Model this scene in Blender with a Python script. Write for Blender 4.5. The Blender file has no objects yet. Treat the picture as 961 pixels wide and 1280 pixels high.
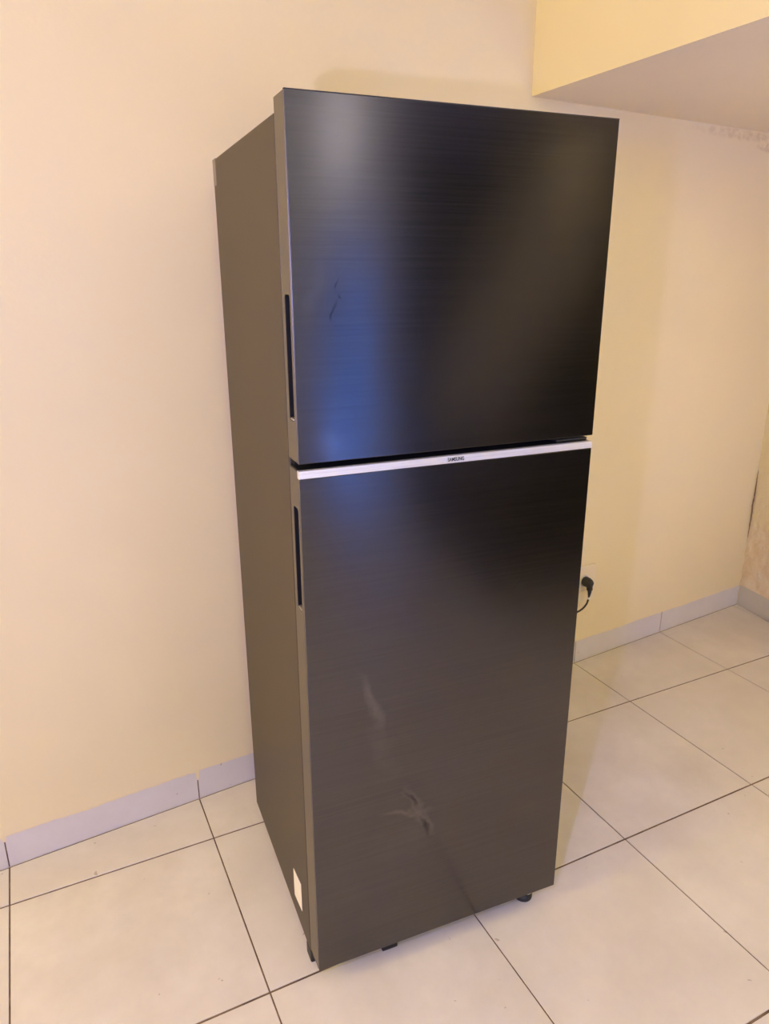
import bpy, bmesh, math, random
from mathutils import Vector, Matrix, noise
C = bpy.context.scene.collection
SC = bpy.context.scene

# ------------------------------------------------------------------ camera
def look(yaw, pitch, roll):
    sy, cy, sp, cp = math.sin(yaw), math.cos(yaw), math.sin(pitch), math.cos(pitch)
    f = Vector((sy*cp, cy*cp, sp)); r = Vector((cy, -sy, 0)); u = r.cross(f)
    cr, sr = math.cos(roll), math.sin(roll)
    r2 = r*cr + u*sr; u2 = u*cr - r*sr
    return Matrix((r2, u2, -f)).transposed().to_4x4()
cd = bpy.data.cameras.new('camera')
cd.sensor_fit = 'HORIZONTAL'; cd.sensor_width = 36.0
cd.lens = 909.316/961*36.0
cd.shift_y = -4.0/961
cd.clip_start = 0.02
cam = bpy.data.objects.new('camera', cd); C.objects.link(cam)
cam.matrix_world = Matrix.Translation((0.20974, -1.65492, 1.46042)) @ look(0.45594, -0.31146, -0.00328)
SC.camera = cam

# ------------------------------------------------------------------ world, view, lights
w = bpy.data.worlds.new('dusk'); SC.world = w; w.use_nodes = True
bg = w.node_tree.nodes['Background']
bg.inputs[0].default_value = (0.07, 0.24, 1.0, 1); bg.inputs[1].default_value = 46     # blue dusk outside the window
SC.view_settings.view_transform = 'Standard'; SC.view_settings.look = 'None'
SC.view_settings.gamma = 1; SC.view_settings.use_curve_mapping = False
SC.view_settings.exposure = 0.07

def lamp(name, loc, power, col, r):
    l = bpy.data.lights.new(name, 'POINT'); l.energy = power; l.color = col; l.shadow_soft_size = r
    o = bpy.data.objects.new(name, l); o.location = loc; C.objects.link(o); return o
WARM = (1.0, 0.83, 0.56)
def bulb(name, loc, rgb, r):          # rgb: watts per channel
    p = max(rgb); lamp(name, loc, p, tuple(c/p for c in rgb), r)
bulb('ceiling_bulb', (-1.80, -2.75, 2.58), (30, 27, 5), 0.06)
bulb('ceiling_bulb', (0.05, -3.20, 2.58), (31, 31, 2), 0.10)
bulb('left_fill', (-2.60, -0.45, 2.30), (84, 75, 9), 0.12)  # added unseen fill that brightens the upright slab face
bulb('recess_fill', (2.42, -1.15, 1.15), (16, 14, 8), 0.16)  # added unseen fill for the walls and floor of the recess
bulb('far_wall_bulb', (1.70, -4.12, 2.32), (7, 6.5, 6.5), 0.13)
bulb('stair_fill', (3.20, -3.75, 2.60), (9, 7, 3.6), 0.15)  # unseen light added to lift the stair side in the door reflection
bulb('phone_torch', (0.132, -1.45, 1.44), (17, 17, 36), 0.012)
bulb('cool_fill', (-0.80, -2.216, 1.43), (11, 15, 92), 0.05)  # added unseen cool fill reaching the recess wall past the refrigerator

# ------------------------------------------------------------------ helpers
def link(name, me, m=None, parent=None):
    o = bpy.data.objects.new(name, me); C.objects.link(o)
    if m is not None and not me.materials: me.materials.append(m)
    if parent: o.parent = parent
    return o
def finish(bm, name, m, parent=None, smooth=False):
    me = bpy.data.meshes.new(name)
    bmesh.ops.recalc_face_normals(bm, faces=bm.faces[:])
    bm.to_mesh(me); bm.free()
    if smooth:
        for p in me.polygons: p.use_smooth = True
    return link(name, me, m, parent)
def box_bm(x0, x1, y0, y1, z0, z1, bev=0.0, seg=2, bm=None):
    b = bmesh.new()
    vs = [b.verts.new(p) for p in ((x0,y0,z0),(x1,y0,z0),(x1,y1,z0),(x0,y1,z0),(x0,y0,z1),(x1,y0,z1),(x1,y1,z1),(x0,y1,z1))]
    for f in ((0,3,2,1),(4,5,6,7),(0,1,5,4),(1,2,6,5),(2,3,7,6),(3,0,4,7)): b.faces.new([vs[i] for i in f])
    if bev: bmesh.ops.bevel(b, geom=b.edges[:], offset=bev, segments=seg, affect='EDGES', profile=0.5)
    if bm is None: return b
    t = bpy.data.meshes.new('t'); b.to_mesh(t); b.free(); bm.from_mesh(t); bpy.data.meshes.remove(t); return bm
def box(name, x0, x1, y0, y1, z0, z1, m, parent=None, bev=0.0, seg=2):
    return finish(box_bm(x0, x1, y0, y1, z0, z1, bev, seg), name, m, parent)
def prism(pts, z0, z1, bev=0.0):
    """pts: xy polygon counter-clockwise, extruded z0..z1"""
    b = bmesh.new()
    lo = [b.verts.new((x, y, z0)) for x, y in pts]; hi = [b.verts.new((x, y, z1)) for x, y in pts]
    n = len(pts)
    b.faces.new(lo[::-1]); top = b.faces.new(hi)
    for i in range(n): b.faces.new((lo[i], lo[(i+1) % n], hi[(i+1) % n], hi[i]))
    if bev: bmesh.ops.bevel(b, geom=top.edges[:], offset=bev, segments=1, affect='EDGES')
    return b
def lathe(profile, n=28, cx=0, cy=0):
    b = bmesh.new(); rings = []
    for r, z in profile:
        rings.append([b.verts.new((cx+r*math.cos(2*math.pi*i/n), cy+r*math.sin(2*math.pi*i/n), z)) for i in range(n)])
    for k in range(len(rings)-1):
        for i in range(n): b.faces.new((rings[k][i], rings[k][(i+1) % n], rings[k+1][(i+1) % n], rings[k+1][i]))
    b.faces.new(rings[0][::-1]); b.faces.new(rings[-1]); return b
def tube(points, r, n=10, name='cord', m=None, parent=None):
    b = bmesh.new(); pts = [Vector(p) for p in points]; rings = []
    for i, p in enumerate(pts):
        d = (pts[min(i+1, len(pts)-1)] - pts[max(i-1, 0)]).normalized()
        a = d.cross(Vector((0.3, 0.2, 1))).normalized(); c = d.cross(a)
        rr = r[i] if isinstance(r, (list, tuple)) else r
        rings.append([b.verts.new(p + a*rr*math.cos(2*math.pi*k/n) + c*rr*math.sin(2*math.pi*k/n)) for k in range(n)])
    for k in range(len(rings)-1):
        for i in range(n): b.faces.new((rings[k][i], rings[k][(i+1) % n], rings[k+1][(i+1) % n], rings[k+1][i]))
    b.faces.new(rings[0][::-1]); b.faces.new(rings[-1])
    return finish(b, name, m, parent, True)
def spline(pts, k=10):
    out = []; P = [Vector(p) for p in pts]; P = [P[0]] + P + [P[-1]]
    for i in range(1, len(P)-2):
        for j in range(k):
            t = j/k; a, b, c, d = P[i-1], P[i], P[i+1], P[i+2]
            out.append(0.5*((2*b) + (-a+c)*t + (2*a-5*b+4*c-d)*t*t + (-a+3*b-3*c+d)*t**3))
    out.append(P[-2]); return out
def structure(o): o['kind'] = 'structure'; return o
def clip(poly, a, b, c):
    """keep the part of poly with a*x+b*y<=c"""
    out = []
    for i in range(len(poly)):
        p, q = poly[i], poly[(i+1) % len(poly)]
        dp, dq = a*p[0]+b*p[1]-c, a*q[0]+b*q[1]-c
        if dp <= 0: out.append(p)
        if dp*dq < 0:
            t = dp/(dp-dq); out.append((p[0]+(q[0]-p[0])*t, p[1]+(q[1]-p[1])*t))
    return out

# ------------------------------------------------------------------ materials
class NT:
    def __init__(s, name):
        s.m = bpy.data.materials.new(name); s.m.use_nodes = True
        s.t = s.m.node_tree; s.p = s.t.nodes['Principled BSDF']; s.L = s.t.links
        s.geo = None
    def n(s, ty, **kw):
        x = s.t.nodes.new(ty)
        for k, v in kw.items(): setattr(x, k, v)
        return x
    def obj(s): return s.n('ShaderNodeTexCoord').outputs['Object']
    def pos(s): return s.n('ShaderNodeNewGeometry').outputs['Position']
    def mapped(s, src, scale=(1,1,1), loc=(0,0,0)):
        q = s.n('ShaderNodeMapping'); q.inputs['Scale'].default_value = scale; q.inputs['Location'].default_value = loc
        s.L.new(src, q.inputs['Vector']); return q.outputs[0]
    def noise(s, vec, scale, detail=4, rough=.55):
        q = s.n('ShaderNodeTexNoise'); q.inputs['Scale'].default_value = scale
        q.inputs['Detail'].default_value = detail; q.inputs['Roughness'].default_value = rough
        s.L.new(vec, q.inputs['Vector']); return q.outputs['Fac']
    def ramp(s, fac, a, b, lo=0., hi=1.):
        q = s.n('ShaderNodeMapRange'); q.inputs[1].default_value = a; q.inputs[2].default_value = b
        q.inputs[3].default_value = lo; q.inputs[4].default_value = hi
        s.L.new(fac, q.inputs[0]); return q.outputs[0]
    def mix(s, fac, a, b):
        q = s.n('ShaderNodeMix', data_type='RGBA')
        for v, i in ((fac, 0), (a, 6), (b, 7)):
            if isinstance(v, (int, float)): q.inputs[i].default_value = v
            elif isinstance(v, tuple): q.inputs[i].default_value = (*v, 1) if len(v) == 3 else v
            else: s.L.new(v, q.inputs[i])
        return q.outputs[2]
    def math(s, op, a, b=0.):
        q = s.n('ShaderNodeMath', operation=op)
        for i, v in enumerate((a, b)):
            if isinstance(v, (int, float)): q.inputs[i].default_value = v
            else: s.L.new(v, q.inputs[i])
        return q.outputs[0]
    def bump(s, h, strength=.2, dist=.002):
        q = s.n('ShaderNodeBump'); q.inputs['Strength'].default_value = strength; q.inputs['Distance'].default_value = dist
        s.L.new(h, q.inputs['Height']); s.L.new(q.outputs[0], s.p.inputs['Normal'])
    def set(s, **kw):
        for k, v in kw.items():
            i = s.p.inputs[k.replace('_', ' ')]
            if isinstance(v, tuple): i.default_value = (*v, 1)
            elif isinstance(v, (int, float)): i.default_value = v
            else: s.L.new(v, i)
        return s.m
    def blot(s, vec, c, r, soft=.5):
        """soft elliptical spot: 1 at c, 0 beyond radii r"""
        q = s.mapped(vec, tuple(1/a for a in r), tuple(-cc/a for cc, a in zip(c, r)))
        l = s.n('ShaderNodeVectorMath', operation='LENGTH'); s.L.new(q, l.inputs[0])
        return s.ramp(l.outputs['Value'], 1., soft)

def plain(name, col, rough=.5, metal=0., spec=.5):
    t = NT(name); return t.set(Base_Color=col, Roughness=rough, Metallic=metal, Specular_IOR_Level=spec)

def wall_paint(name, col, spots=(), patch=False):
    t = NT(name); v = t.pos()
    big = t.noise(v, 1.3, 3); fine = t.noise(v, 90, 3)
    c = t.mix(t.ramp(big, .35, .65), tuple(a*.965 for a in col), tuple(min(1, a*1.02) for a in col))
    for (p, r, dc, amt) in spots:
        f = t.math('MULTIPLY', t.blot(v, p, r), t.ramp(t.noise(v, 42, 3), .40, .62))
        c = t.mix(t.math('MULTIPLY', f, amt), c, dc)
    t.bump(t.math('ADD', fine, t.math('MULTIPLY', big, 4.)), .25, .0012)
    return t.set(Base_Color=c, Roughness=.62, Specular_IOR_Level=.35)
CREAM = (0.79, 0.655, 0.385)
M_wall = wall_paint('cream_wall_paint', CREAM, [
    ((2.62, .355, 1.93), (.30, .2, .022), (.50, .34, .20), .40),
    ((2.80, .37, 1.90), (.10, .2, .020), (.42, .27, .16), .5)])
M_far = wall_paint('whitish_far_paint', (0.66, 0.68, 0.74))
M_darkwall = plain('painted_dark', (.035, .028, .022), .8, 0, .2)  # near-black stands in for missing light on the added alcove and block
M_soffit = wall_paint('soffit_paint', (0.77, 0.67, 0.56))
M_ceiling = wall_paint('ceiling_paint', (0.82, 0.79, 0.72))

t = NT('damp_plaster'); v = t.pos()
n1 = t.noise(v, 14, 5, .65); n2 = t.noise(v, 55, 4, .7)
c = t.mix(t.ramp(n1, .38, .6), (.76, .58, .36), (.80, .67, .46))
c = t.mix(t.math('MULTIPLY', t.ramp(n2, .56, .74), .40), c, (.46, .32, .18))
sep = t.n('ShaderNodeSeparateXYZ'); t.L.new(v, sep.inputs[0])
edge = t.math('ADD', sep.outputs['Z'], t.math('MULTIPLY', t.math('SUBTRACT', n1, .5), .22))
above = t.ramp(edge, .395, .41)
c = t.mix(above, c, CREAM)
t.bump(t.math('ADD', n2, t.math('MULTIPLY', n1, 2.)), .8, .004)
M_damp = t.set(Base_Color=c, Roughness=.85, Specular_IOR_Level=.2)
M_crack = plain('dark_crack', (.24, .155, .09), .95, 0, .1)

def tile_mat(name, a, b, rough=.28):
    t = NT(name); v = t.pos()
    n1 = t.noise(v, 3.2, 5, .6); n2 = t.noise(v, 22, 5, .65); n3 = t.noise(v, 5.5, 2)
    c = t.mix(t.ramp(n1, .34, .68), a, b)
    c = t.mix(t.math('MULTIPLY', t.ramp(n2, .45, .8), .25), c, tuple(x*.90 for x in a))
    inf = t.n('ShaderNodeObjectInfo').outputs['Random']
    c = t.mix(t.math('MULTIPLY', inf, .35), c, tuple(x*.93 for x in b))
    fl = t.noise(t.mapped(v, (1, 1, 1), (3, 7, 0)), 37, 2)
    c = t.mix(t.math('MULTIPLY', t.ramp(fl, .735, .76), .6), c, (.30, .22, .15))
    t.bump(t.math('ADD', n1, t.math('MULTIPLY', n2, .15)), .08, .002)
    return t.set(Base_Color=c, Roughness=rough, Specular_IOR_Level=.5)
M_tile = tile_mat('beige_floor_tile', (.585, .51, .415), (.70, .625, .53))
M_skirt = tile_mat('pale_skirting_tile', (.62, .56, .52), (.68, .62, .58), .4)
M_skirt2 = tile_mat('beige_skirting_tile', (.56, .50, .40), (.62, .56, .45), .4)
t = NT('grout'); n = t.noise(t.pos(), 25, 4)
M_grout = t.set(Base_Color=t.mix(t.ramp(n, .35, .65), (.10, .06, .03), (.21, .135, .075)), Roughness=.95)

# brushed dark steel: fine horizontal lines, smeared reflections
def steel(name, base, rough, blotched=False):
    t = NT(name); v = t.obj()
    line = t.noise(t.mapped(v, (3, 1, 300)), 1.0, 3, .6)
    line2 = t.noise(t.mapped(v, (9, 1, 95)), 1.0, 3, .6)
    c = t.mix(t.ramp(line, .3, .7), tuple(x*.935 for x in base), tuple(x*1.065 for x in base))
    c = t.mix(t.math('MULTIPLY', t.ramp(line2, .55, .75), .30), c, tuple(x*1.15 for x in base))
    r = t.ramp(line, .25, .75, rough-.01, rough+.02)
    metal = 1.
    if blotched:
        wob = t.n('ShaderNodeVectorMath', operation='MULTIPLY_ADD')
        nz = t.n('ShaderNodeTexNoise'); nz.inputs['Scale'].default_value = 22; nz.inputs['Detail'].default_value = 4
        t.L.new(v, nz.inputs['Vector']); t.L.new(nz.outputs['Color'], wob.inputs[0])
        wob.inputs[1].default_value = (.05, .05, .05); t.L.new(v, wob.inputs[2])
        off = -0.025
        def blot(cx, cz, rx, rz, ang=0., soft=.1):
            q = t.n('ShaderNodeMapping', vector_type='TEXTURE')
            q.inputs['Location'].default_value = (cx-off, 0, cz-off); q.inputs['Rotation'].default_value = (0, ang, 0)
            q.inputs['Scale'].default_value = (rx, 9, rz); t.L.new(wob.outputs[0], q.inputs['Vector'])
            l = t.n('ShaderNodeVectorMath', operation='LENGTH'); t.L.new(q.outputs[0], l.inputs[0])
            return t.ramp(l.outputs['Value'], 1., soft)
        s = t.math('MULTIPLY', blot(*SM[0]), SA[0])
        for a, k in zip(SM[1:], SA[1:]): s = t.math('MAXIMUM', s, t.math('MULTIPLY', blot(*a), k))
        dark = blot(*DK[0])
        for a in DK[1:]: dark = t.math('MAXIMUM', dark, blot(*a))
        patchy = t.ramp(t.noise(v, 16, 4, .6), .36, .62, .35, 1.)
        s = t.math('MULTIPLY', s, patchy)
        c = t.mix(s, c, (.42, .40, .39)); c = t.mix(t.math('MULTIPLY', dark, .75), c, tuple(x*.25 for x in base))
    t.bump(line, .03, .0002)
    return t.set(Base_Color=c, Roughness=r, Metallic=metal, Specular_IOR_Level=.5, Anisotropic=.7, Anisotropic_Rotation=.25)
FR_X, FR_Y = .298, .2955         # half width, half depth: mesh coordinates are centred on the footprint
def lx(x): return x-FR_X
# pale and dark blots on the lower door: (x, z, rx, rz, angle) in door coordinates
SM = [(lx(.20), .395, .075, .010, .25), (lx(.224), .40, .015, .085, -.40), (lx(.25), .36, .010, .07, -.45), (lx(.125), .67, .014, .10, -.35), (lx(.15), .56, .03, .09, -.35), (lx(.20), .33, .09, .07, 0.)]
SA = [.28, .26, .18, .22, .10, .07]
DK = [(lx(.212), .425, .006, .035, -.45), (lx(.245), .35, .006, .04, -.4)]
M_front_low = steel('brushed_dark_steel_blotched', (.112, .106, .107), .20, True)
SM = [(lx(.03), 1.43, .02, .06, .3), (lx(.06), 1.19, .05, .035, .2)]; SA = [.06, .10]
DK = [(lx(.073), 1.450, .0028, .013, .45), (lx(.075), 1.428, .0022, .008, 0.), (lx(.066), 1.408, .004, .018, .3)]
M_front_up = steel('brushed_dark_steel', (.112, .106, .107), .20, True)
M_side = steel('taupe_painted_steel', (.21, .175, .135), .50)
t = NT('taupe_door_edge'); M_edge = t.set(Base_Color=(.135, .112, .080), Roughness=.42, Metallic=.55)
M_cab = NT('taupe_cabinet_paint'); n = M_cab.noise(M_cab.obj(), 600, 2)
M_cab.bump(n, .15, .0003); M_cab = M_cab.set(Base_Color=(.064, .047, .027), Roughness=.5, Metallic=.3)
M_trim = NT('silver_trim'); l = M_trim.noise(M_trim.mapped(M_trim.obj(), (6, 1, 500)), 1, 3)
M_trim = M_trim.set(Base_Color=M_trim.mix(M_trim.ramp(l, .3, .7), (.78, .74, .69), (.90, .86, .81)), Roughness=.38, Metallic=.7)
M_black = plain('black_plastic', (.012, .011, .010), .5)
M_dark = plain('dark_inside', (.006, .0055, .005), .7, 0, .2)
M_gasket = plain('dark_gasket', (.02, .018, .016), .8)
M_white = plain('white_plastic', (.78, .77, .74), .4)
M_grey = plain('light_grey_plastic', (.38, .34, .32), .5)
M_cap = plain('grey_cap_plastic', (.20, .17, .16), .5)
M_sticker = plain('white_sticker', (.80, .74, .68), .55)
M_print = plain('faint_print', (.28, .24, .22), .6)
M_letter = plain('dark_lettering', (.02, .018, .018), .6, 0, .2)
M_lip = plain('lip_highlight', (.50, .45, .36), .3, .8)
M_plate = plain('socket_plate', (.78, .655, .44), .45)
M_plate_in = plain('socket_insert', (.66, .62, .58), .4)
M_cord = plain('black_cord', (.016, .012, .009), .55)

# ------------------------------------------------------------------ the setting
WY, WS = .1325, .0848                       # wall plane (face of the skirting) y = WY + WS*x
T = Vector((1, WS, 0)).normalized(); N = Vector((-T.y, T.x, 0))        # along the wall, into the wall
def wall_y(x, d=0.): return WY + WS*x + d
XC = 3.0334; RS = .1693                     # right wall leaves the corner with x falling as y falls
YC = wall_y(XC)
R_DIR = Vector((-RS, -1, 0)).normalized(); R_N = Vector((R_DIR.y*-1, R_DIR.x, 0))  # R_N points outwards (+x)
ZC, ZS = 2.75, 1.9477
XL, YF, XR = -3.0, -4.6, 4.4
R_LEN = 1.75
RE = Vector((XC, YC, 0)) + R_DIR*R_LEN      # end of the right wall
SK = .002                                   # skirting thickness proud of the plaster

def wall_quad(name, p, q, z0, z1, out, m, thick=.12, res=None):
    """vertical slab from p to q, its room face through p-q, growing along out"""
    b = bmesh.new(); p, q, out = Vector(p), Vector(q), Vector(out)*thick
    base = [p, q, q+out, p+out]
    lo = [b.verts.new((v.x, v.y, z0)) for v in base]; hi = [b.verts.new((v.x, v.y, z1)) for v in base]
    b.faces.new(lo[::-1]); b.faces.new(hi)
    for i in range(4): b.faces.new((lo[i], lo[(i+1) % 4], hi[(i+1) % 4], hi[i]))
    return structure(finish(b, name, m))
wb0 = Vector((XL-.02, wall_y(XL-.02), 0)) + N*SK; wb1 = Vector((XC+.35, wall_y(XC+.35), 0)) + N*SK
wall_quad('wall_back', wb0, wb1, -.02, ZC, N, M_wall)
wall_quad('wall_left', (XL, YF-.1, 0), (XL, wall_y(XL)+.05, 0), -.02, ZC, (-1, 0, 0), M_wall)
wall_quad('wall_right_side', (XR, YF-.1, 0), (XR, RE.y+.02, 0), -.02, ZC, (1, 0, 0), M_wall)
# front wall (behind the camera) with a window and an opening to the added alcove
def front(x0, x1, z0, z1):
    return box_bm(x0, x1, YF-.14, YF, z0, z1)
fw = bmesh.new(); WX0, WX1, WZ0, WZ1 = 1.68, 2.06, .06, 1.68; DX0 = 2.24
for a in ((XL, WX0, -.02, ZC), (WX0, WX1, -.02, WZ0), (WX0, WX1, WZ1, ZC), (WX1, DX0, -.02, ZC)):
    box_bm(a[0], a[1], YF-.14, YF, a[2], a[3], bm=fw)
structure(finish(fw, 'wall_front', M_far))
# unseen dark alcove and pale stair side, added to shape the door reflections
dk = bmesh.new(); YA = YF-1.8
box_bm(DX0-.12, DX0, YA, YF-.14, -.02, ZC, bm=dk); box_bm(DX0-.12, XR+.1, YA-.1, YA, -.02, ZC, bm=dk)
box_bm(XR, XR+.1, YA, YF-.1, -.02, ZC, bm=dk); box_bm(DX0-.12, XR+.1, YA-.1, YF-.12, ZC, ZC+.1, bm=dk); box_bm(DX0-.12, XR+.1, YA-.1, YF-.14, -.08, -.002, bm=dk)
structure(finish(dk, 'added_dark_alcove', M_darkwall))
fl = bmesh.new(); P_ = [(2.27, .17), (2.96, .17), (3.96, 1.54), (3.96, 2.50), (3.86, 2.34)]
A_ = [fl.verts.new((x, YF-.02, z)) for x, z in P_]; B_ = [fl.verts.new((x, YF-.9, z)) for x, z in P_]
fl.faces.new(A_); fl.faces.new(B_[::-1])
for i in range(5): fl.faces.new((A_[i], B_[i], B_[(i+1) % 5], A_[(i+1) % 5]))
structure(finish(fl, 'added_stair_side', plain('added_stair_pale', (.86, .78, .66), .7)))  # unseen slanted solid added for the pale band reflected in the door
structure(box('added_dark_block', 1.85, 4.3, -3.4, -2.15, 0, .62, M_darkwall))  # unseen block added to darken the reflection in the lower door
wf = bmesh.new()
for a in ((WX0, WX0+.04, WZ0, WZ1), (WX1-.04, WX1, WZ0, WZ1), (WX0+.04, WX1-.04, WZ0, WZ0+.04), (WX0+.04, WX1-.04, WZ1-.04, WZ1)):
    box_bm(a[0], a[1], YF-.09, YF-.04, a[2], a[3], bm=wf)
structure(finish(wf, 'window_1', M_white))

# right wall of the recess: plaster panel with damp, blistered lower part near the corner
b = bmesh.new(); nu, nv = 90, 150; ZT = ZS+.02; grid = []
start = Vector((XC, YC, 0)) + N*SK*1.0 - R_DIR*.02
for i in range(nu+1):
    row = []
    s = (i/nu)**1.6*(R_LEN+.02)
    for j in range(nv+1):
        z = -.02 + (ZT+.02)*(j/nv)**1.15
        p = start + R_DIR*s
        d = 0.
        k = max(0., min(1., (.42 - z + .10*noise.noise(Vector((s*9, 3.1, z*2))))/.05)) * max(0., min(1., (z-.104)/.03))
        k *= max(0., min(1., (1.1-s)/.5))
        if k > 0:
            d = k*(.0055 + .006*noise.noise(Vector((s*22, 1.7, z*22))) + .004*noise.noise(Vector((s*60, 8.7, z*60))))
        off = R_N*(SK + d - .003*k)
        row.append(b.verts.new((p.x+off.x, p.y+off.y, z)))
    grid.append(row)
for i in range(nu):
    for j in range(nv): b.faces.new((grid[i][j], grid[i+1][j], grid[i+1][j+1], grid[i][j+1]))
wr = structure(finish(b, 'wall_right', M_damp, smooth=True))
# a solid core behind the plaster skin, wrapping round its end
A = start + R_N*(SK+.02); B = start + R_DIR*(R_LEN+.02) + R_N*(SK-.001)
core = prism([(A.x, A.y+.05), (B.x, B.y), (XR+.1, B.y), (XR+.1, A.y+.05)], -.02, ZT)
cc = finish(core, 'wall_right_core', M_wall); structure(cc)
# dark open crack climbing the corner
pts = []
for k in range(26):
    z = .33 + k*.0125
    pts.append(Vector((XC, YC, 0)) + Vector((-.004+.004*noise.noise(Vector((0, 0, z*30))), -.004, z)))
tube([p + N*(SK-.003) + R_N*(SK-.003) for p in pts], [.0006+.0030*math.sin(math.pi*i/25)**.7*(.7+.5*noise.noise(Vector((i*.9, 2, 0)))) for i in range(26)], 6, 'crack', M_crack, wr)

# ceiling of the room and the lowered slab with its upright face over the recess
structure(box('ceiling', XL-.1, XR+.1, YF-.12, wall_y(XR)+.2, ZC, ZC+.1, M_ceiling))
XS = 1.6309
YS = -1.6
soff = prism([(XS, wall_y(XS)+.08), (XS-.01*(YS-wall_y(XS))*1.0, YS), (XR+.05, YS), (XR+.05, wall_y(XR)+.08)], ZS, ZC)
slab = finish(soff, 'ceiling_slab', M_wall)
slab.data.materials.append(M_soffit)
for p in slab.data.polygons:
    if p.normal.z < -.9: p.material_index = 1
structure(slab)

# floor: grout bed and one object per tile
bed = structure(box('floor', XL-.1, XR+.1, YF-.14, wall_y(XR)+.2, -.06, -.0022, M_grout))
TS = .5; G = .0017
tile_full = None
random.seed(4)
nx0, nx1 = -6, 8
for ix in range(nx0, nx1+1):
    for iy in range(-10, 2):
        x0, x1, y0, y1 = ix*TS+G, (ix+1)*TS-G, iy*TS+G*1.6, (iy+1)*TS-G*1.6
        poly = [(x0, y0), (x1, y0), (x1, y1), (x0, y1)]
        q = clip(poly, -WS, 1, WY-.002)                       # behind the back wall
        if q: q = clip(q, 1, 0, XR-.002)
        if q: q = clip(q, -1, 0, -(XL+.002))
        if q: q = clip(q, 0, -1, -(YF+.002))
        if q and (ix+1)*TS > RE.x-.02 and (iy+1)*TS > RE.y:
            # recess side of the right wall only
            nrm = R_N; cst = nrm.x*XC + nrm.y*YC - .002
            if iy*TS >= RE.y-.5: q = clip(q, nrm.x, nrm.y, cst) if (iy+1)*TS > RE.y+.25 else q
        if not q or len(q) < 3: continue
        area = abs(sum(q[i][0]*q[(i+1) % len(q)][1]-q[(i+1) % len(q)][0]*q[i][1] for i in range(len(q))))/2
        if area < .0006: continue
        cx, cy = (ix+.5)*TS, (iy+.5)*TS
        if q == poly:
            if tile_full is None:
                tb = prism([(a-cx, b_-cy) for a, b_ in poly], -.0025, 0, .0008)
                tile_full = bpy.data.meshes.new('tile'); bmesh.ops.recalc_face_normals(tb, faces=tb.faces[:]); tb.to_mesh(tile_full); tb.free()
            o = link('tile', tile_full, M_tile, bed)
        else:
            o = finish(prism([(a-cx, b_-cy) for a, b_ in q], -.0025, 0, .0008), 'tile', M_tile, bed)
        o.location = (cx, cy, random.uniform(-.0001, .0001))

# skirting tiles along the back wall, joints in line with the floor joints
HS = .097
sk = structure(finish(prism([(XL, wall_y(XL)+.0015), (XC-.003, wall_y(XC)+.0015), (XC-.003, wall_y(XC)+.0060), (XL, wall_y(XL)+.0060)], 0, HS-.002), 'baseboard_back', M_grout))
for ix in range(-6, 7):
    if ix == 6: continue
    a, c_ = ix*TS+.0017, ((ix+1)*TS-.0017 if ix < 5 else XC-.003)
    if c_-a < .01: continue
    h = HS + random.uniform(-.001, .001)
    pts2 = [(a, wall_y(a)), (c_, wall_y(c_)), (c_, wall_y(c_)+.0045), (a, wall_y(a)+.0045)]
    finish(prism(pts2, .0008, h, .0012), 'tile', M_skirt, sk)
# wall paint run over the top edge of the skirting in an uneven line
b = bmesh.new(); prev = None
def ragged(x): return HS - .003 + .0035*noise.noise(Vector((x*7, 0, 0))) + .0028*noise.noise(Vector((x*38, 5, 0))) - (.026 if abs(x-.5) < .0045 else 0) - (.005 if abs(x-.492) < .012 else 0) - (.014 if abs(x) < .004 else 0)
x = XL
while x < XC-.004:
    zb = ragged(x)
    ring = [b.verts.new((x, wall_y(x)-.0005, zb)), b.verts.new((x, wall_y(x)-.0007, HS+.001)), b.verts.new((x, wall_y(x)+SK+.0003, HS+.060))]
    low = b.verts.new((x, wall_y(x)+.001, zb)); ring = [low]+ring
    if prev:
        for k in range(3): b.faces.new((prev[k], ring[k], ring[k+1], prev[k+1]))
    prev = ring; x += .003
structure(finish(b, 'trim_1', M_wall))

sr = bmesh.new()
def along(s, d): p = Vector((XC, YC, 0)) + R_DIR*s + R_N*d; return (p.x, p.y)
sb = structure(finish(prism([along(.002, .004), along(R_LEN, .004), along(R_LEN, .0075), along(.002, .0075)], 0, HS-.003), 'baseboard_right', M_grout))
for s0, s1 in ((.004, .52), (.523, 1.02), (1.023, 1.52), (1.523, R_LEN)):
    finish(prism([along(s0, 0), along(s1, 0), along(s1, .0045), along(s0, .0045)][::-1], .001, HS, .0012), 'tile', M_skirt2, sb)

# ------------------------------------------------------------------ refrigerator
TH = -.06289; F0 = Vector((.598, -.540, 0))
fr = bpy.data.objects.new('refrigerator', None); C.objects.link(fr)
rot = Matrix.Rotation(TH, 4, 'Z')
fr.location = F0 + rot @ Vector((FR_X, FR_Y, 0)); fr.rotation_euler = (0, 0, TH)
fr['label'] = 'tall dark brushed steel two-door refrigerator with silver trim between its doors'
fr['category'] = 'refrigerator'
def fb(name, x0, x1, y0, y1, z0, z1, m, parent, bev=0.0, seg=2):
    return box(name, x0-FR_X, x1-FR_X, y0-FR_Y, y1-FR_Y, z0, z1, m, parent, bev, seg)
W = .596; D = .591
cab = fb('cabinet', .0015, W-.0015, .068, D, .031, 1.6955, M_cab, fr, .003, 2)
fb('gasket', .008, W-.008, .059, .069, .07, 1.13, M_gasket, fr); fb('gasket', .008, W-.008, .059, .069, 1.18, 1.690, M_gasket, fr)
fb('crossbar', .006, W-.006, .045, .0685, 1.128, 1.182, M_dark, fr)
cp = fb('corner_cap', .0012, .02, D-.030, D+.0003, 1.643, 1.6958, M_cap, fr, .0005); cp['label'] = 'light grey cap at the rear top corner'
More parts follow.
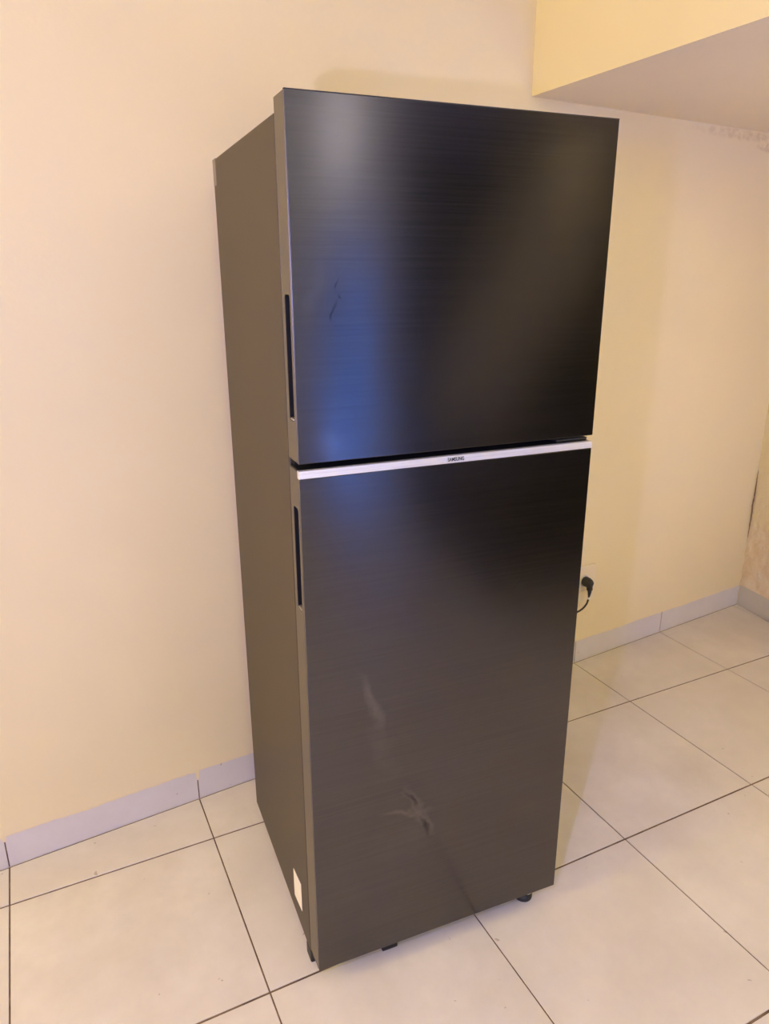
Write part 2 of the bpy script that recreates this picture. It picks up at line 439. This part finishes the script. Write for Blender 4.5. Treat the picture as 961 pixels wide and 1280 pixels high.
fb('hinge_cover', W-.12, W-.01, .010, .13, 1.6955, 1.7125, M_dark, fr, .004)
bk = fb('back_panel', .02, W-.02, D, D+.004, .25, 1.66, M_grey, fr)
fb('compressor_cover', .03, W-.03, D-.002, D+.006, .05, .235, M_black, fr, .002)
plinth = fb('base_bracket', .006, W-.006, .064, .16, .012, .034, M_black, fr, .002)

def slot_prism(y0, y1, z0, z1, x0, x1, r=None, seg=10):
    """rounded slot outline in the y-z plane, extruded along x"""
    r = r or (y1-y0)/2*.98; pts = []
    for cx_, cz_, a0 in ((y1-r, z1-r, 0), (y0+r, z1-r, 90), (y0+r, z0+r, 180), (y1-r, z0+r, 270)):
        for k in range(seg+1):
            a = math.radians(a0+90*k/seg); pts.append((cx_+r*math.cos(a), cz_+r*math.sin(a)))
    b = bmesh.new()
    A_ = [b.verts.new((x0-FR_X, y-FR_Y, z)) for y, z in pts]; B_ = [b.verts.new((x1-FR_X, y-FR_Y, z)) for y, z in pts]
    b.faces.new(A_[::-1]); b.faces.new(B_)
    for i in range(len(pts)): b.faces.new((A_[i], A_[(i+1) % len(pts)], B_[(i+1) % len(pts)], B_[i]))
    bmesh.ops.recalc_face_normals(b, faces=b.faces[:])
    return b
def door(name, z0, z1, sz0, sz1, mf, lower):
    e = bpy.data.objects.new(name, None); C.objects.link(e); e.parent = fr; e.location = (0, 0, 0)
    ztop = z1-(.0135 if lower else 0)
    body = finish(box_bm(-FR_X, W-FR_X, .0045-FR_Y, .059-FR_Y, z0, z1-(.002 if lower else 0), .0012, 2), 'door_body', M_edge, e)
    cut = link('cut', bpy.data.meshes.new('cut'), None, e); sbm = slot_prism(.0140, .0435, sz0, sz1, -.01, .016, .0065); sbm.to_mesh(cut.data); sbm.free()
    md = body.modifiers.new('slot', 'BOOLEAN'); md.operation = 'DIFFERENCE'; md.solver = 'EXACT'; md.object = cut
    bpy.context.view_layer.update()
    dg = bpy.context.evaluated_depsgraph_get()
    me = bpy.data.meshes.new_from_object(body.evaluated_get(dg)); body.modifiers.clear()
    body.data = me
    bpy.data.objects.remove(cut)
    # lining of the grip slot: a hollow dark cup
    lb = slot_prism(.0143, .0432, sz0+.0003, sz1-.0003, .0008, .0155, .0062)
    caps = sorted(lb.faces, key=lambda f: f.calc_center_median().x)
    big = [f for f in lb.faces if len(f.verts) > 8]; big.sort(key=lambda f: f.calc_center_median().x)
    bmesh.ops.delete(lb, geom=[big[0]], context='FACES_ONLY')
    finish(lb, 'handle_recess', M_dark, e)
    lip = box('grip_lip', -FR_X+.0002, -FR_X+.006, .019-FR_Y, .039-FR_Y, sz0+.0008, sz0+.0045, M_lip, e, .0008)  # bright colour paints in the light caught along the slot's lower edge
    # dark seam and the front sheet
    fb('seam', .0012, W-.0012, .003, .0050, z0+.0008, z1-.003, M_dark, e)
    fbm = box_bm(.0004-FR_X, W-.0004-FR_X, -FR_Y, .0034-FR_Y, z0-.0005, ztop, .0009, 2)
    finish(fbm, 'front_panel', mf, e)
    return e
up = door('upper_door', 1.1605, 1.7143, 1.229, 1.431, M_front_up, False)
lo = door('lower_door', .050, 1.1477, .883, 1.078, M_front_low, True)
# silver strip along the top of the lower door, slightly leaning back
b = bmesh.new()
prof = [(.0000, 1.1345), (-.0006, 1.1350), (.0012, 1.1475), (.0035, 1.1485), (.010, 1.1480), (.010, 1.1345)]
xa, xb = -FR_X-.0003, W-FR_X+.0003
A_ = [b.verts.new((xa, y-FR_Y, z)) for y, z in prof]; B_ = [b.verts.new((xb, y-FR_Y, z)) for y, z in prof]
b.faces.new(A_); b.faces.new(B_[::-1])
for i in range(len(prof)): b.faces.new((A_[i], B_[i], B_[(i+1) % len(prof)], A_[(i+1) % len(prof)]))
tr = finish(b, 'silver_trim', M_trim, lo)
fb('top_cap', .002, W-.002, .010, .057, 1.1455, 1.1482, M_dark, lo)
fb('bottom_cap', .002, W-.002, .005, .057, 1.1590, 1.1606, M_dark, up)
fb('top_edge_strip', .0003, W-.0003, .0002, .006, 1.7141, 1.7153, M_gasket, up)
fb('hinge_bracket', W-.075, W-.004, .012, .070, 1.1495, 1.1545, M_black, fr, .001)
def text(name, s, x, z, size, m, parent, sx=1.):
    cu = bpy.data.curves.new(name, 'FONT'); cu.body = s; cu.size = size; cu.extrude = .0001; cu.offset = .00018
    tmp = bpy.data.objects.new(name, cu); C.objects.link(tmp); bpy.context.view_layer.update()
    me = bpy.data.meshes.new_from_object(tmp.evaluated_get(bpy.context.evaluated_depsgraph_get()))
    bpy.data.objects.remove(tmp)
    o = link(name, me, m, parent); o.rotation_euler = (math.radians(90-8), 0, 0); o.scale = (sx, 1, 1)
    o.location = (x-FR_X, -.0007-FR_Y, z); return o
text('lettering', 'SAMSUNG', .278, 1.1382, .0092, M_letter, lo, .80)

# sticker low on the side, faint lines on it
st = bpy.data.objects.new('side_sticker', None)
b = bmesh.new()
q = [(.187, .080), (.125, .090), (.125, .166), (.187, .156)]
for xx in (-FR_X+.0010, -FR_X+.0018): pass
A_ = [b.verts.new((-FR_X+.0008, y-FR_Y, z)) for y, z in q]; B_ = [b.verts.new((-FR_X+.0020, y-FR_Y, z)) for y, z in q]
b.faces.new(A_); b.faces.new(B_[::-1])
for i in range(4): b.faces.new((A_[i], B_[i], B_[(i+1) % 4], A_[(i+1) % 4]))
st = finish(b, 'sticker', M_sticker, fr); st['label'] = 'small white sticker low on the cabinet side'

# feet
def foot(x, y, h=.036, r=.022, collar=True):
    f_ = finish(lathe([(r*.80, 0), (r*.98, .003), (r, .009), (r*.86, .017), (r*.45, .019), (r*.42, h)], 24, x-FR_X, y-FR_Y), 'levelling_foot', M_black, fr, True)
    if collar:
        c_ = finish(lathe([(.0150, .0195), (.0160, .0215), (.0160, .036), (.013, .038)], 20, x-FR_X+.006, y-FR_Y-.003), 'collar', M_white, f_, True)
        c_['label'] = 'white threaded collar'
    return f_
foot(.537, .041)
fb('foot_block', .158, .196, .030, .075, 0, .034, M_black, fr, .003)
fb('foot_block', .001, .024, .066, .100, 0, .033, M_black, fr, .003)
fb('foot_arm', .50, .57, .052, .075, .034, .0495, M_black, fr, .001)
fb('foot_arm', .150, .205, .026, .075, .033, .0495, M_black, fr, .001)
for xx in (.05, .52):
    r_ = lathe([(.016, 0), (.018, .002), (.018, .020), (.016, .022)], 20)
    bmesh.ops.rotate(r_, verts=r_.verts[:], cent=(0, 0, 0), matrix=Matrix.Rotation(math.pi/2, 3, 'Y'))
    bmesh.ops.translate(r_, verts=r_.verts[:], vec=(xx-FR_X, .54-FR_Y, .018)); finish(r_, 'roller', M_black, fr, True)

# ------------------------------------------------------------------ socket, plug and cord
sx, sz = 2.010, .337
so = bpy.data.objects.new('wall_socket', None); C.objects.link(so)
so.location = (sx, wall_y(sx)+SK*1.003, sz); so.rotation_euler = (0, 0, math.atan(WS))
so['label'] = 'cream wall socket plate beside the refrigerator with a black plug in it'; so['category'] = 'socket'
box('plate', -.058, .058, -.0085, -.0002, -.073, .073, M_plate, so, .0025, 2)
ins = lathe([(.024, 0), (.024, .0016), (.0235, .0030), (.020, .0030), (.0195, .0012)], 28)
bmesh.ops.rotate(ins, verts=ins.verts[:], cent=(0, 0, 0), matrix=Matrix.Rotation(math.pi/2, 3, 'X'))
bmesh.ops.translate(ins, verts=ins.verts[:], vec=(0, -.0082, .014)); finish(ins, 'socket_ring', M_plate_in, so, True)
box('lower_cover', -.040, .040, -.0100, -.0082, -.064, -.026, M_plate, so, .0008)

pc = bpy.data.objects.new('power_cord', None); C.objects.link(pc)
pc.location = so.location; pc.rotation_euler = so.rotation_euler
pc['label'] = 'black power plug and cord running from the socket behind the refrigerator'; pc['category'] = 'cord'
pl = lathe([(.0175, 0), (.0190, .004), (.0190, .016), (.0165, .026), (.0120, .034), (.0060, .038)], 26)
bmesh.ops.rotate(pl, verts=pl.verts[:], cent=(0, 0, 0), matrix=Matrix.Rotation(math.pi/2, 3, 'X'))
bmesh.ops.translate(pl, verts=pl.verts[:], vec=(0, -.0116, .014)); finish(pl, 'plug', M_black, pc, True)
tube(spline([(0, -.034, .012), (.000, -.037, -.004), (.001, -.038, -.020), (.001, -.037, -.038)]), [.0125]*8+[.0115]*8+[.009-.00035*i for i in range(15)], 12, 'strain_relief', M_black, pc)
tube(spline([(.001, -.037, -.036), (.000, -.036, -.052), (-.008, -.035, -.072), (-.030, -.034, -.088), (-.070, -.034, -.094), (-.16, -.037, -.090), (-.30, -.045, -.100), (-.50, -.07, -.17), (-.68, -.09, -.275), (-.82, -.09, -.326), (-1.0, -.08, -.3325), (-1.2, -.07, -.3325)]), .0036, 10, 'cord', M_cord, pc)
tg = tube([(.0012, -.037, -.043), (.0008, -.0366, -.051)], .0056, 12, 'cable_tag', M_white, pc); tg['label'] = 'small white tag round the cord'
